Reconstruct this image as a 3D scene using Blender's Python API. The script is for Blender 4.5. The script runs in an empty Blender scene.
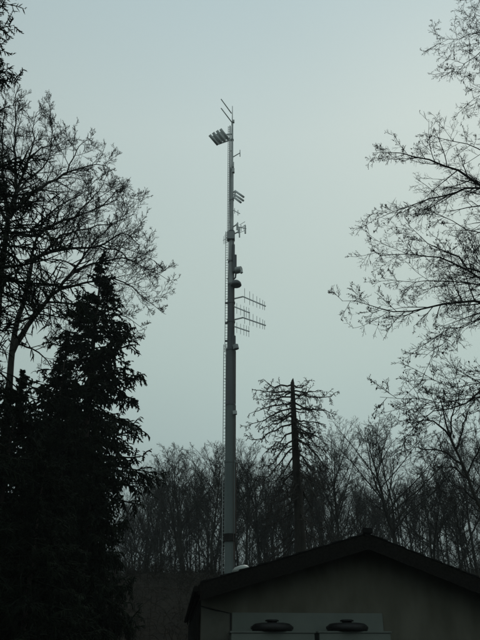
import bpy, bmesh, math
import numpy as np
from mathutils import Vector, Matrix

# ------------------------------------------------------------------ camera, sky, sun, exposure
S = bpy.context.scene
COL = S.collection
EYE = 1.6
PITCH = math.radians(26.4)
FPX = 686.0                      # focal length in pixels of the 480 x 640 photograph
cam_data = bpy.data.cameras.new('camera')
cam = bpy.data.objects.new('camera', cam_data)
COL.objects.link(cam)
cam.location = (0, 0, EYE)
cam.rotation_euler = (math.pi/2 + PITCH, 0, 0)
cam_data.sensor_fit = 'VERTICAL'
cam_data.angle = 2*math.atan(320/FPX)
cam_data.clip_start = 0.1
cam_data.clip_end = 3000
S.camera = cam

SUN_EL, SUN_AZ = math.radians(42), math.radians(24)      # hidden sun behind the cloud, ahead of the camera
SUN_DIR = Vector((math.sin(SUN_AZ)*math.cos(SUN_EL), math.cos(SUN_AZ)*math.cos(SUN_EL), math.sin(SUN_EL)))

world = bpy.data.worlds.new("World")
S.world = world
world.use_nodes = True
nt = world.node_tree
nt.nodes.clear()
N = nt.nodes.new
out = N('ShaderNodeOutputWorld')
bg = N('ShaderNodeBackground'); bg.inputs['Strength'].default_value = 0.1
nt.links.new(bg.outputs[0], out.inputs['Surface'])
sky = N('ShaderNodeTexSky'); sky.sky_type = 'NISHITA'; sky.sun_disc = False
sky.sun_elevation = SUN_EL; sky.sun_rotation = SUN_AZ
sky.air_density = 1.5; sky.dust_density = 4
tc = N('ShaderNodeTexCoord')
sep = N('ShaderNodeSeparateXYZ'); nt.links.new(tc.outputs['Generated'], sep.inputs[0])
ramp = N('ShaderNodeValToRGB')       # overcast: darker towards the horizon
cr = ramp.color_ramp
stops = [(0.0, (.090, .118, .125)), (.10, (.150, .195, .20)), (.28, (.410, .525, .510)), (.38, (.445, .558, .532)), (.50, (.475, .578, .552)),
         (.66, (.510, .612, .600)), (.80, (.452, .575, .600)), (1.0, (.43, .56, .61))]
cr.elements[0].position, cr.elements[0].color = stops[0][0], (*stops[0][1], 1)
cr.elements[1].position, cr.elements[1].color = stops[-1][0], (*stops[-1][1], 1)
for p_, c_ in stops[1:-1]:
    e_ = cr.elements.new(p_); e_.color = (*c_, 1)
nt.links.new(sep.outputs['Z'], ramp.inputs[0])
dot = N('ShaderNodeVectorMath'); dot.operation = 'DOT_PRODUCT'
dot.inputs[1].default_value = SUN_DIR
nt.links.new(tc.outputs['Generated'], dot.inputs[0])
glow = N('ShaderNodeMapRange'); glow.interpolation_type = 'SMOOTHSTEP'
glow.inputs['From Min'].default_value = 0.55; glow.inputs['From Max'].default_value = 1.0
glow.inputs['To Min'].default_value = 7.7; glow.inputs['To Max'].default_value = 10.1
nt.links.new(dot.outputs['Value'], glow.inputs['Value'])
cl = N('ShaderNodeTexNoise'); cl.inputs['Scale'].default_value = 1.6; cl.inputs['Detail'].default_value = 3
nt.links.new(tc.outputs['Generated'], cl.inputs['Vector'])
clr = N('ShaderNodeMapRange'); clr.inputs['To Min'].default_value = .93; clr.inputs['To Max'].default_value = 1.07
nt.links.new(cl.outputs['Fac'], clr.inputs['Value'])
mm = N('ShaderNodeMath'); mm.operation = 'MULTIPLY'
nt.links.new(glow.outputs[0], mm.inputs[0]); nt.links.new(clr.outputs[0], mm.inputs[1])
sc_ = N('ShaderNodeVectorMath'); sc_.operation = 'SCALE'
nt.links.new(ramp.outputs[0], sc_.inputs[0]); nt.links.new(mm.outputs[0], sc_.inputs['Scale'])
mix = N('ShaderNodeMix'); mix.data_type = 'RGBA'; mix.inputs['Factor'].default_value = 0.02
nt.links.new(sc_.outputs[0], mix.inputs['A']); nt.links.new(sky.outputs[0], mix.inputs['B'])
nt.links.new(mix.outputs['Result'], bg.inputs['Color'])

sun_d = bpy.data.lights.new('sun', 'SUN'); sun_d.energy = 0.5; sun_d.angle = math.radians(25)
sun_d.color = (1, .97, .92)
sun = bpy.data.objects.new('sun', sun_d); COL.objects.link(sun)
sun.rotation_euler = (-SUN_DIR).to_track_quat('-Z', 'Y').to_euler()
S.view_settings.view_transform = 'Standard'
S.view_settings.look = 'None'
S.view_settings.exposure = 0.0
S.view_settings.gamma = 1.0
S.view_settings.use_curve_mapping = False
S.render.engine = 'CYCLES'
S.cycles.max_bounces = 5
S.cycles.volume_bounces = 0

# ------------------------------------------------------------------ helpers
CP, SP = math.cos(PITCH), math.sin(PITCH)
def P(x, y, Y):
    """world point at forward distance Y seen at (x, y) of the photograph: used to take positions off the photo"""
    a = (x-240)/FPX; b = (320-y)/FPX
    k = Y/(CP - b*SP)
    return Vector((a*k, Y, EYE + (SP + b*CP)*k))
def Pn(pts):
    return np.array([P(*p) for p in pts])
def mpx(px, y, Y):
    """metres covered by px photo pixels at height y, forward distance Y"""
    p = P(240, y, Y)
    return px*(Y*CP + (p.z-EYE)*SP)/FPX

def mat(name, c1, c2=None, scale=6, rough=.85, bump=.0, metallic=0, detail=5, stretch=(1, 1, 1), spec=.3):
    m = bpy.data.materials.new(name); m.use_nodes = True
    t = m.node_tree; b = t.nodes['Principled BSDF']
    b.inputs['Roughness'].default_value = rough
    b.inputs['Metallic'].default_value = metallic
    b.inputs['Specular IOR Level'].default_value = spec
    c2 = c2 or c1
    co = t.nodes.new('ShaderNodeTexCoord'); mp = t.nodes.new('ShaderNodeMapping'); mp.inputs['Scale'].default_value = stretch
    no = t.nodes.new('ShaderNodeTexNoise'); no.inputs['Scale'].default_value = scale; no.inputs['Detail'].default_value = detail
    rp = t.nodes.new('ShaderNodeValToRGB')
    rp.color_ramp.elements[0].position = .32; rp.color_ramp.elements[1].position = .68
    rp.color_ramp.elements[0].color = (*c1, 1); rp.color_ramp.elements[1].color = (*c2, 1)
    t.links.new(co.outputs['Object'], mp.inputs[0]); t.links.new(mp.outputs[0], no.inputs['Vector'])
    t.links.new(no.outputs['Fac'], rp.inputs[0]); t.links.new(rp.outputs[0], b.inputs['Base Color'])
    if bump:
        bn = t.nodes.new('ShaderNodeBump'); bn.inputs['Strength'].default_value = bump; bn.inputs['Distance'].default_value = .03
        t.links.new(no.outputs['Fac'], bn.inputs['Height']); t.links.new(bn.outputs[0], b.inputs['Normal'])
    return m

M = dict(
    bark=mat('dark_bark', (.018, .017, .014), (.040, .038, .031), 9, .95, .5, stretch=(1, 1, .25)),
    twig=mat('twig_bark', (.018, .017, .015), (.034, .031, .027), 3, .95),
    far_bark=mat('wood_bark', (.018, .018, .016), (.036, .035, .030), 2, .95, spec=.1),
    thin_alloy=mat('thin_alloy', (.14, .15, .15), (.20, .21, .21), 2, .5),
    spruce=mat('spruce_needles', (.009, .013, .009), (.020, .028, .017), 2.5, .95, spec=.05),
    spruce_bark=mat('spruce_bark', (.03, .025, .02), (.055, .045, .036), 8, .95, .6, stretch=(1, 1, .3)),
    snag=mat('dead_wood', (.022, .019, .016), (.05, .044, .037), 7, .95, .5, stretch=(1, 1, .2)),
    bramble=mat('dry_bramble', (.008, .0068, .0042), (.018, .014, .0085), 1.2, 1, spec=.05),
    soil=mat('leaf_litter', (.007, .0063, .0045), (.016, .013, .0085), 1.5, 1, .6, detail=8, spec=.05),
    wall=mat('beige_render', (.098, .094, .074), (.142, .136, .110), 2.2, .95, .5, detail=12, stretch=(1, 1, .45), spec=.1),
    wall_low=mat('grey_render', (.092, .092, .078), (.115, .115, .098), 4, .95, .3, detail=9),
    board=mat('painted_board', (.125, .145, .130), (.150, .170, .152), 2, .6),
    cabinet=mat('cabinet_paint', (.120, .138, .122), (.148, .165, .147), 3, .45),
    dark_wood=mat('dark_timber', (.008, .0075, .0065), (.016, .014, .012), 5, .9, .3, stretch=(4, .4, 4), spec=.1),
    roofing=mat('dark_roofing', (.008, .008, .008), (.018, .018, .017), 7, .95, .4, spec=.1),
    cap=mat('black_metal', (.008, .008, .008), (.014, .014, .014), 6, .55),
    dome=mat('frosted_plastic', (.30, .32, .30), (.40, .42, .39), 5, .35),
    steel_light=mat('galvanised_steel_hazed', (.40, .43, .425), (.52, .55, .54), 1.4, .6, metallic=.0),  # base colour paled to stand for fog round the upper mast
    steel_mid=mat('steel_hazed', (.31, .33, .33), (.40, .425, .425), 1.1, .7),  # tone lifted part way: thickening fog painted into the steel
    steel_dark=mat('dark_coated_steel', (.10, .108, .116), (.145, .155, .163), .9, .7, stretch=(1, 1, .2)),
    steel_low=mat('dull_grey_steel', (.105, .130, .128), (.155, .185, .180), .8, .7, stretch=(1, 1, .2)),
    rust=mat('brown_cable_tray', (.055, .038, .032), (.09, .065, .055), 2, .8),
    ladder=mat('pale_ladder_steel', (.30, .33, .325), (.40, .43, .42), 2, .5),
    antenna=mat('antenna_alloy_hazed', (.52, .55, .54), (.66, .69, .68), 2, .5),  # palest of the mast: cloud at the top put into the colour
    drum=mat('grey_radome', (.30, .33, .32), (.40, .43, .42), 2, .5),
)

def link(name, me, m, parent=None, **props):
    o = bpy.data.objects.new(name, me); COL.objects.link(o)
    if m is not None and me is not None and not me.materials: me.materials.append(m)
    if parent is not None: o.parent = parent
    for k, v in props.items(): o[k] = v
    return o
def thing(name, loc, label, category, group=None, rot=0):
    o = bpy.data.objects.new(name, None); COL.objects.link(o)
    o.location = loc; o.rotation_euler = (0, 0, rot); o.empty_display_size = .3
    o['label'] = label; o['category'] = category
    if group: o['group'] = group
    return o

class MB:
    """collects shapes into one mesh; coordinates relative to an origin"""
    def __init__(s, org=(0, 0, 0)): s.v = []; s.f = []; s.n = 0; s.org = np.array(org, float)
    def add(s, v, f):
        s.v.append(np.asarray(v, float).reshape(-1, 3)); s.f += [[i+s.n for i in q] for q in f]; s.n += len(s.v[-1])
    def box(s, c, size, R=None):
        x, y, z = [d/2 for d in size]
        v = np.array([(a*x, b*y, d*z) for a in (-1, 1) for b in (-1, 1) for d in (-1, 1)])
        if R is not None: v = v @ np.array(R).T
        s.add(v+np.array(c), [(0, 1, 3, 2), (4, 6, 7, 5), (0, 4, 5, 1), (2, 3, 7, 6), (0, 2, 6, 4), (1, 5, 7, 3)])
    def prism(s, poly, off):
        """poly: list of 3D points, off: extrusion vector"""
        n = len(poly); p = np.array(poly, float); q = p+np.array(off)
        s.add(np.vstack([p, q]), [list(range(n))[::-1], list(range(n, 2*n))]+[(i, (i+1) % n, n+(i+1) % n, n+i) for i in range(n)])
    def tube(s, pts, rad, k=8, caps=True):
        pts = np.array(pts, float); n = len(pts)
        rad = np.full(n, rad) if np.isscalar(rad) else np.array(rad, float)
        V, F = tubes(pts[None], rad[None], k)
        F = [list(map(int, q)) for q in F]
        if caps: F += [list(range(k))[::-1], [(n-1)*k+i for i in range(k)]]
        s.add(V, F)
    def lathe(s, prof, c, k=24):
        n = len(prof); a = np.arange(k)*2*math.pi/k
        v = np.array([[(r*math.cos(t), r*math.sin(t), z) for t in a] for r, z in prof]).reshape(-1, 3)+np.array(c)
        F = [(i*k+j, i*k+(j+1) % k, (i+1)*k+(j+1) % k, (i+1)*k+j) for i in range(n-1) for j in range(k)]
        F += [list(range(k))[::-1], [(n-1)*k+i for i in range(k)]]
        s.add(v, F)
    def build(s, name, m, parent=None, smooth=False, bevel=0, **props):
        me = bpy.data.meshes.new(name)
        me.from_pydata([tuple(p) for p in (np.vstack(s.v)-s.org)], [], s.f)
        if smooth: me.shade_smooth()
        if bevel:
            b = bmesh.new(); b.from_mesh(me)
            bmesh.ops.bevel(b, geom=b.edges[:], offset=bevel, segments=2, affect='EDGES')
            b.to_mesh(me); b.free()
        return link(name, me, m, parent, **props)

def norm(v): return v/np.maximum(np.linalg.norm(v, axis=-1, keepdims=True), 1e-9)
def tubes(pts, rad, k):
    """pts (B,n,3), rad (B,n) -> vertices and quads of B tapering tubes"""
    B, n, _ = pts.shape
    T = np.empty_like(pts); T[:, 1:-1] = pts[:, 2:]-pts[:, :-2]; T[:, 0] = pts[:, 1]-pts[:, 0]; T[:, -1] = pts[:, -1]-pts[:, -2]
    T = norm(T)
    mean = norm(pts[:, -1]-pts[:, 0])
    ref = np.where(np.abs(mean[:, 2:3]) < .8, np.array([[0, 0, 1.]]), np.array([[1., 0, 0]]))[:, None, :]
    U = norm(np.cross(T, np.broadcast_to(ref, T.shape))); W = np.cross(T, U)
    a = np.arange(k)*2*math.pi/k
    V = pts[:, :, None, :]+rad[:, :, None, None]*(np.cos(a)[None, None, :, None]*U[:, :, None, :]+np.sin(a)[None, None, :, None]*W[:, :, None, :])
    b = np.arange(B)[:, None, None]*n*k; i = np.arange(n-1)[None, :, None]*k; j = np.arange(k)[None, None, :]; j2 = (j+1) % k
    F = np.stack([b+i+j, b+i+j2, b+i+k+j2, b+i+k+j], -1).reshape(-1, 4)
    return V.reshape(-1, 3), F
def mesh_np(name, Vs, Fs, org=None, tris=None):
    """mesh from arrays of vertices and quads (tris optional: list of (V, F3))"""
    off = 0; V = []; L = []; T = []
    for v, f in zip(Vs, Fs):
        V.append(v); L.append((f+off).ravel()); T.append(np.full(len(f), f.shape[1])); off += len(v)
    V = np.vstack(V)
    if org is not None: V = V-np.array(org)
    L = np.concatenate(L); T = np.concatenate(T)
    me = bpy.data.meshes.new(name)
    me.vertices.add(len(V)); me.vertices.foreach_set('co', V.astype(np.float32).ravel())
    me.loops.add(len(L)); me.loops.foreach_set('vertex_index', L.astype(np.int32))
    me.polygons.add(len(T)); me.polygons.foreach_set('loop_start', (np.cumsum(T)-T).astype(np.int32))
    me.polygons.foreach_set('use_smooth', np.ones(len(T), bool))
    me.update(calc_edges=True)
    return me

def resample(g, n):
    """smooth resampling of a guide polyline (Catmull-Rom) to n points"""
    g = np.array(g, float)
    p = np.vstack([2*g[0]-g[1], g, 2*g[-1]-g[-2]])
    res = []
    for i in range(len(g)-1):
        for t in np.linspace(0, 1, 12, endpoint=False):
            a, b, c, d = p[i], p[i+1], p[i+2], p[i+3]
            res.append(.5*((2*b)+(-a+c)*t+(2*a-5*b+4*c-d)*t*t+(-a+3*b-3*c+d)*t**3))
    res.append(g[-1]); res = np.array(res)
    s = np.concatenate([[0], np.cumsum(np.linalg.norm(np.diff(res, axis=0), axis=1))])
    u = np.linspace(0, s[-1], n)
    return np.stack([np.interp(u, s, res[:, i]) for i in range(3)], 1)

def grow(rng, start, d, L, r0, r1, n, wig=.15, bend=.25, trop=0.0, trop_end=None):
    """B branches grown together"""
    B = len(start)
    pts = np.empty((B, n, 3)); pts[:, 0] = start
    cur = norm(rng.normal(size=(B, 3)))*bend*rng.random((B, 1))
    st = (L/(n-1))[:, None]
    for k in range(1, n):
        f = k/(n-1)
        tr = trop if trop_end is None else trop+(trop_end-trop)*f
        d = norm(d+cur/(n-1)+rng.normal(size=(B, 3))*wig*.5+np.array([0, 0, 1])*tr/(n-1))
        pts[:, k] = pts[:, k-1]+d*st
    t = np.linspace(0, 1, n)[None]
    rad = r0[:, None]*(1-t)**.85+np.asarray(r1)*t
    rad = np.maximum(rad, r1)
    return pts, rad
def spawn(rng, pts, rad, m, t0=.2, t1=1., ang=(35, 65), lf=.55, lj=.35, rr=.6, n=5, rmin=.006, wig=.15, bend=.4, trop=.2,
          flat=0., keep=1., side_z=None, lmin=0., taper=.55, **kw):
    """m children along every branch"""
    B, n0, _ = pts.shape
    t = t0+(t1-t0)*(np.arange(m)[None]+rng.random((B, m)))/m
    x = t*(n0-1); i = np.minimum(x.astype(int), n0-2); fr = (x-i)[..., None]
    bi = np.arange(B)[:, None]
    p = pts[bi, i]*(1-fr)+pts[bi, i+1]*fr
    T = norm(pts[bi, i+1]-pts[bi, i]); rp = rad[bi, i]*(1-fr[..., 0])+rad[bi, i+1]*fr[..., 0]
    L0 = np.linalg.norm(np.diff(pts, axis=1), axis=2).sum(1)[:, None]
    L = L0*lf*(1-taper*t)*(1+lj*(rng.random((B, m))*2-1))
    R = norm(rng.normal(size=(B, m, 3))); 
    if flat: R[..., 2] *= (1-flat)
    R = norm(R-T*(R*T).sum(-1, keepdims=True))
    a = np.radians(ang[0]+(ang[1]-ang[0])*rng.random((B, m)))[..., None]
    D = norm(T*np.cos(a)+R*np.sin(a))
    sel = (rng.random((B, m)) < keep) & (L > lmin)
    return grow(rng, p[sel], D[sel], L[sel], np.maximum(rp[sel]*rr, rmin), rmin*.6, n, wig, bend, trop, **kw)

# ------------------------------------------------------------------ ground
def ground_z(x, y):
    s = np.clip((np.asarray(y, float)-24)/50., 0, 1); s = s*s*(3-2*s)
    return 9.0*s + .35*np.sin(np.asarray(x)*.13+y*.05)*s + .25*np.sin(y*.21+np.asarray(x)*.3)*s + .3*np.sin(np.asarray(x)*.41+1.3)*np.sin(np.asarray(y)*.17)*s
xs = np.concatenate([np.linspace(-400, -80, 12)[:-1], np.linspace(-80, 80, 81), np.linspace(80, 400, 12)[1:]])
ys = np.concatenate([np.linspace(-400, -10, 10)[:-1], np.linspace(-10, 130, 81), np.linspace(130, 400, 10)[1:]])
gx, gy = np.meshgrid(xs, ys); gz = ground_z(gx, gy)
gv = np.stack([gx, gy, gz], -1).reshape(-1, 3)
nx_, ny_ = len(xs), len(ys)
ii = (np.arange(ny_-1)[:, None]*nx_+np.arange(nx_-1)[None]).ravel()
link('ground', mesh_np('ground', [gv], [np.stack([ii, ii+1, ii+nx_+1, ii+nx_], 1)]), M['soil'], kind='structure')

# haze: one closed box of pale air round the whole scene
hz = MB(); hz.box((0, 0, 33), (830, 830, 72))
hm = bpy.data.materials.new('thin_fog'); hm.use_nodes = True; t_ = hm.node_tree; t_.nodes.clear()
ho = t_.nodes.new('ShaderNodeOutputMaterial'); hv = t_.nodes.new('ShaderNodeVolumePrincipled')
hv.inputs['Color'].default_value = (.86, .95, .96, 1); hv.inputs['Density'].default_value = .0004
hv.inputs['Anisotropy'].default_value = .2
t_.links.new(hv.outputs[0], ho.inputs['Volume'])
hz.build('haze', hm, kind='stuff')

# ------------------------------------------------------------------ house
HA = P(201, 583, 16.0); HROT = math.radians(5)        # front left roof corner; the front turns away a little to the right
house = thing('gable_house', (HA.x, HA.y, 0), 'low house with beige gable wall under a wide dark roof, below the mast', 'house', rot=HROT)
E0, RZ, RU, RR, ER = 3.12, 4.21, 3.79, .375, 8.3       # eave z, ridge z, ridge u, right slope, right eave u
sl = (RZ-E0)/RU; ZR = RZ-(ER-RU)*RR
DEPTH = 14.0; OH = .55; TH = .10
def rz(u): return E0+sl*u if u < RU else RZ-(u-RU)*RR
# roof slabs
m = MB(); m.prism([(0, 0, E0-TH), (RU, 0, RZ-TH), (RU, 0, RZ), (0, 0, E0)], (0, DEPTH, 0)); 
roof = m.build('roof', M['roofing'], house)
m = MB(); m.prism([(RU, 0, RZ-TH), (ER, 0, ZR-TH), (ER, 0, ZR), (RU, 0, RZ)], (0, DEPTH, 0)); m.build('roof', M['roofing'], house)
# overlapping sheets lying on the roof, each with its own edge
rs = np.random.default_rng(4)
sheet_me = {}
for side in (0, 1):
    u0, u1 = (0, RU) if side == 0 else (RU, ER)
    Ls = math.hypot(u1-u0, rz(u1)-rz(u0)); rows = 9 if side == 0 else 11
    for r_ in range(rows):
        a, b = r_/rows, (r_+1)/rows+.01
        ua, ub = u0+(u1-u0)*a, u0+(u1-u0)*min(b, 1)
        if (side, 'm') not in sheet_me or True:
            # ribbed strip running the depth of the house
            lift_a, lift_b = (.045, .012) if side == 0 else (.012, .045)
            mm_ = MB(); mm_.prism([(ua, -.03, rz(ua+1e-6)+.004), (ub, -.03, rz(ub-1e-6)+.004), (ub, -.03, rz(ub-1e-6)+lift_b), (ua, -.03, rz(ua+1e-6)+lift_a)], (0, DEPTH+.06, 0))
            mm_.build('roof_sheet', M['roofing'], roof)
m = MB(); m.tube([(RU, -.05, RZ+.02), (RU, DEPTH+.05, RZ+.02)], .09, 10); m.build('ridge_cap', M['roofing'], roof)
m = MB(); m.box((RU, -.06, RZ+.06), (.24, .07, .13)); m.build('ridge_end_cap', M['roofing'], roof, bevel=.02)
# barge boards
BH = .26
m = MB(); m.prism([(-.02, -.035, E0-TH-BH), (RU, -.035, RZ-TH-BH+.02), (RU, -.035, RZ-.02), (-.02, -.035, E0-.02)], (0, .033, 0)); m.build('barge_board', M['dark_wood'], house)
m = MB(); m.prism([(RU, -.035, RZ-TH-BH+.02), (ER+.02, -.035, ZR-TH-BH), (ER+.02, -.035, ZR-.02), (RU, -.035, RZ-.02)], (0, .033, 0)); m.build('barge_board', M['dark_wood'], house)
# fascia and gutter along the left eave
m = MB(); m.box((-.04, DEPTH/2, E0-.14), (.03, DEPTH, .22)); m.build('fascia', M['dark_wood'], house)
m = MB(); m.tube([(-.11, 0, E0-.12), (-.11, DEPTH, E0-.12)], .06, 10); m.build('gutter', M['dark_wood'], house)
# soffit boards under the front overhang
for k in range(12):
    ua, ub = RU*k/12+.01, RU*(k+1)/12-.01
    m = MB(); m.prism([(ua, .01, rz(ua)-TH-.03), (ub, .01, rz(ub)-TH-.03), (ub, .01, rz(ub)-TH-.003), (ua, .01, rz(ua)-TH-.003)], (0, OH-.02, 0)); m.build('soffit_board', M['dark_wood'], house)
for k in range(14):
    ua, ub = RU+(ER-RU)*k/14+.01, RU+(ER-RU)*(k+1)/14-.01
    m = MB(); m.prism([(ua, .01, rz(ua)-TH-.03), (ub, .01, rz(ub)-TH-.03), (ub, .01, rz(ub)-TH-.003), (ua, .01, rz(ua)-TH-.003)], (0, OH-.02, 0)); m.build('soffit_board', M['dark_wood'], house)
# gable wall, side walls, back wall
WL, WR = .03, ER-.35
m = MB(); m.prism([(WL, OH, -.2), (WR, OH, -.2), (WR, OH, rz(WR)-TH-.035), (RU, OH, RZ-TH-.035), (WL, OH, rz(WL)-TH-.035)], (0, .25, 0)); m.build('gable_wall', M['wall'], house)
m = MB(); m.prism([(WL, DEPTH-.7, -.2), (WR, DEPTH-.7, -.2), (WR, DEPTH-.7, rz(WR)-TH-.035), (RU, DEPTH-.7, RZ-TH-.035), (WL, DEPTH-.7, rz(WL)-TH-.035)], (0, .25, 0)); m.build('back_wall', M['wall'], house)
for u in (WL+.13, WR-.13):
    m = MB(); m.box((u, (OH+.25+DEPTH-.7)/2, (rz(u)-TH-.09-.2)/2), (.22, DEPTH-.7-OH-.25, rz(u)-TH-.09+.2)); m.build('side_wall', M['wall'], house)
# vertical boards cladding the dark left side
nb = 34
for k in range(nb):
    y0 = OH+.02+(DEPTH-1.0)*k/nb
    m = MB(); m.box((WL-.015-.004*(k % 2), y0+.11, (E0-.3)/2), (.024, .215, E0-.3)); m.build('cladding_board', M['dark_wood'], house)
# pale boards and grey plinth on the front wall (facing the camera)
def wl(x, y, Y=None):      # photo position on the wall plane -> house coordinates (u, z)
    c, s = math.cos(HROT), math.sin(HROT)
    n = (-s, c); q = P(x, y, 1.0); a = (q.x, q.y, q.z-EYE)
    off = HA.x*n[0]+HA.y*n[1]+OH+(Y or 0)
    k = off/(a[0]*n[0]+a[1]*n[1]); X, YY, Z = a[0]*k, a[1]*k, EYE+a[2]*k
    return (X-HA.x)*c+(YY-HA.y)*s, Z
u0, z0 = wl(200.5, 607); u1, z1 = wl(231, 614); u2, _ = wl(382, 613)
m = MB(); m.prism([(u0+.02, OH-.012, .1), (u1-.02, OH-.012, .1), (u1-.02, OH-.012, z1), (u0+.02, OH-.012, z0)], (0, .0115, 0)); m.build('render_patch', M['wall_low'], house, label='grey rendered strip of wall beside the pale board')
m = MB(); m.tube([(u0, OH-.02, z0+.02), ((u0+u1)/2, OH-.02, (z0+z1)/2+.01), (u1-.01, OH-.02, z1+.015), (u1-.01, OH-.02, .2)], .016, 6); m.build('cable', M['cap'], house, smooth=True)
bz = wl(300, 613)[1]
nbp = 1
for k in range(nbp):
    a = u1+.02+(u2-u1-.02)*k/nbp; b = u1+.02+(u2-u1-.02)*(k+1)/nbp-.006
    m = MB(); m.box(((a+b)/2, OH-.02, bz/2+.05), (b-a, .03, bz-.1)); m.build('wall_panel', M['board'], house, bevel=.004)
# cabinets in front of the wall with black lidded caps on top
def cabinet(x0, x1, yt, label):
    a, zt = wl(x0, yt, -.75); b, _ = wl(x1, yt, -.75)
    c, s = math.cos(HROT), math.sin(HROT)
    um = (a+b)/2; w = b-a; D = .66
    loc = (HA.x+um*c-(OH-.42)*s, HA.y+um*s+(OH-.42)*c, 0)
    t = thing('metal_cabinet', loc, label, 'cabinet', 'cabinets against the gable wall', HROT)
    m = MB(); m.box((0, 0, zt/2+.03), (w-.06, D-.04, zt-.14)); m.build('body', M['cabinet'], t, bevel=.01)
    m = MB(); m.box((0, 0, zt-.02), (w, D, .04)); m.build('top', M['cabinet'], t, bevel=.012)
    for s_ in (-1, 1):
        m = MB(); m.box((s_*(w/4-.01), -D/2+.01, zt/2), (w/2-.06, .02, zt-.34)); d_ = m.build('door', M['cabinet'], t, bevel=.005)
        m = MB(); m.box((s_*.06, -D/2-.015, zt/2), (.02, .03, .14)); m.build('handle', M['cap'], d_, bevel=.004)
    m = MB(); m.box((0, 0, .03), (w-.12, D-.1, .06)); m.build('plinth', M['cap'], t)
    return t, zt, um
def vent_cap(x, yt, um_z, label):
    zt = um_z
    a, _ = wl(x, yt, -.4)
    c, s = math.cos(HROT), math.sin(HROT); yy = OH-.42
    t = thing('vent_cap', (HA.x+a*c-yy*s, HA.y+a*s+yy*c, zt+.001), label, 'vent cap', 'black lidded caps on the cabinets', HROT)
    W_ = .43
    m = MB(); m.lathe([(.42, 0), (.44, .03), (.445, .08), (.43, .12), (.38, .155), (.30, .17), (.16, .175), (.02, .178)], (0, 0, 0), 28)
    b_ = m.build('body', M['cap'], t, smooth=True)
    m = MB(); m.lathe([(.10, .16), (.11, .20), (.15, .205), (.15, .225), (.12, .24), (.02, .243)], (0, 0, 0), 20); m.build('knob', M['cap'], t, smooth=True)
    for sgn in (-1, 1):
        m = MB(); m.tube([(sgn*.40, 0, .05), (sgn*.46, 0, .06), (sgn*.46, 0, .09), (sgn*.40, 0, .11)], .014, 6); m.build('handle', M['cap'], t, smooth=True)
cb, zt, _ = cabinet(230, 316, 631, 'left of two pale metal cabinets standing against the gable wall')
vent_cap(272, 628, zt, 'black rounded lid with knob on the left pale cabinet')
cb, zt, _ = cabinet(318, 392, 631, 'right of two pale metal cabinets standing against the gable wall')
vent_cap(347, 628, zt, 'black rounded lid with knob on the right pale cabinet')
# skylight dome lying on the left roof slope
dq = (.95, .8)
m = MB(); n_ = 18
prof = [(1, 0), (.97, .25), (.85, .6), (.6, .87), (.3, .97), (.02, 1)]
m.lathe([(a*.21, .03+b*.10) for a, b in prof], (0, 0, 0), 24)
c, s = math.cos(HROT), math.sin(HROT)
sd = thing('roof_skylight', (HA.x+dq[0]*c-dq[1]*s, HA.y+dq[0]*s+dq[1]*c, rz(dq[0])+.06), 'pale skylight dome on the left slope of the dark roof', 'skylight', rot=HROT)
sd.rotation_euler = (0, -math.atan(sl), HROT)
m.build('dome', M['dome'], sd, smooth=True)
m = MB(); m.lathe([(.235, -.03), (.235, .03), (.20, .035)], (0, 0, 0), 24); m.build('kerb', M['dome'], sd)

# ------------------------------------------------------------------ mast
MY = 60.0
mb0 = P(229.9, 560, MY); MX = P(229.9, 500, MY).x
gzm = float(ground_z(MX, MY))
mast = thing('radio_mast', (MX, MY, gzm-.2), 'tall grey radio mast with ladder and many antennas rising behind the house', 'mast')
MO = (MX, MY, gzm-.2)
def mz(y): return P(240, y, MY).z
def section(name, y0, y1, px0, px1, m_, k=24, dx=0., par=None):
    z0 = (gzm-.3) if y0 is None else mz(y0); z1 = mz(y1)
    r0 = mpx(px0, y0 or 570, MY)/2; r1 = mpx(px1, y1, MY)/2
    b = MB(MO); b.tube([(MX+dx, MY, z0), (MX+dx, MY, z1)], [r0, r1], k)
    return b.build(name, m_, par or mast, smooth=False)
def collar(y, px, h, m_, dx=0.):
    b = MB(MO); z = mz(y); b.tube([(MX+dx, MY, z-h/2), (MX+dx, MY, z+h/2)], mpx(px, y, MY)/2, 24); return b.build('collar', m_, mast)
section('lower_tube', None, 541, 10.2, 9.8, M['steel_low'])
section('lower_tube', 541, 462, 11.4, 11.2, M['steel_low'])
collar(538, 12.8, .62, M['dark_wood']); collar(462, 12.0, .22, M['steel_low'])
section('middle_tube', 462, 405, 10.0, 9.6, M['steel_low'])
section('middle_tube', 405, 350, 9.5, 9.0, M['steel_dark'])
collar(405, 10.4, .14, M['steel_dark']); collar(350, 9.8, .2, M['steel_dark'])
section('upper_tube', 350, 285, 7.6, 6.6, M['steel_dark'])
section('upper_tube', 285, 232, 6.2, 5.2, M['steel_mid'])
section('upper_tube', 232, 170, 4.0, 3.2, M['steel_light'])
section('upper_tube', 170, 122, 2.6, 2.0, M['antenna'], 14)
section('top_pole', 122, 106, 1.1, .6, M['antenna'], 8)
for y, px in ((322, 8.2), (303, 8.0), (285, 7.4), (262, 6.6), (232, 6.0), (200, 4.4), (170, 3.7), (140, 3.1)):
    collar(y, px, .18, M['steel_dark'] if y > 230 else M['steel_mid'])
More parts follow.
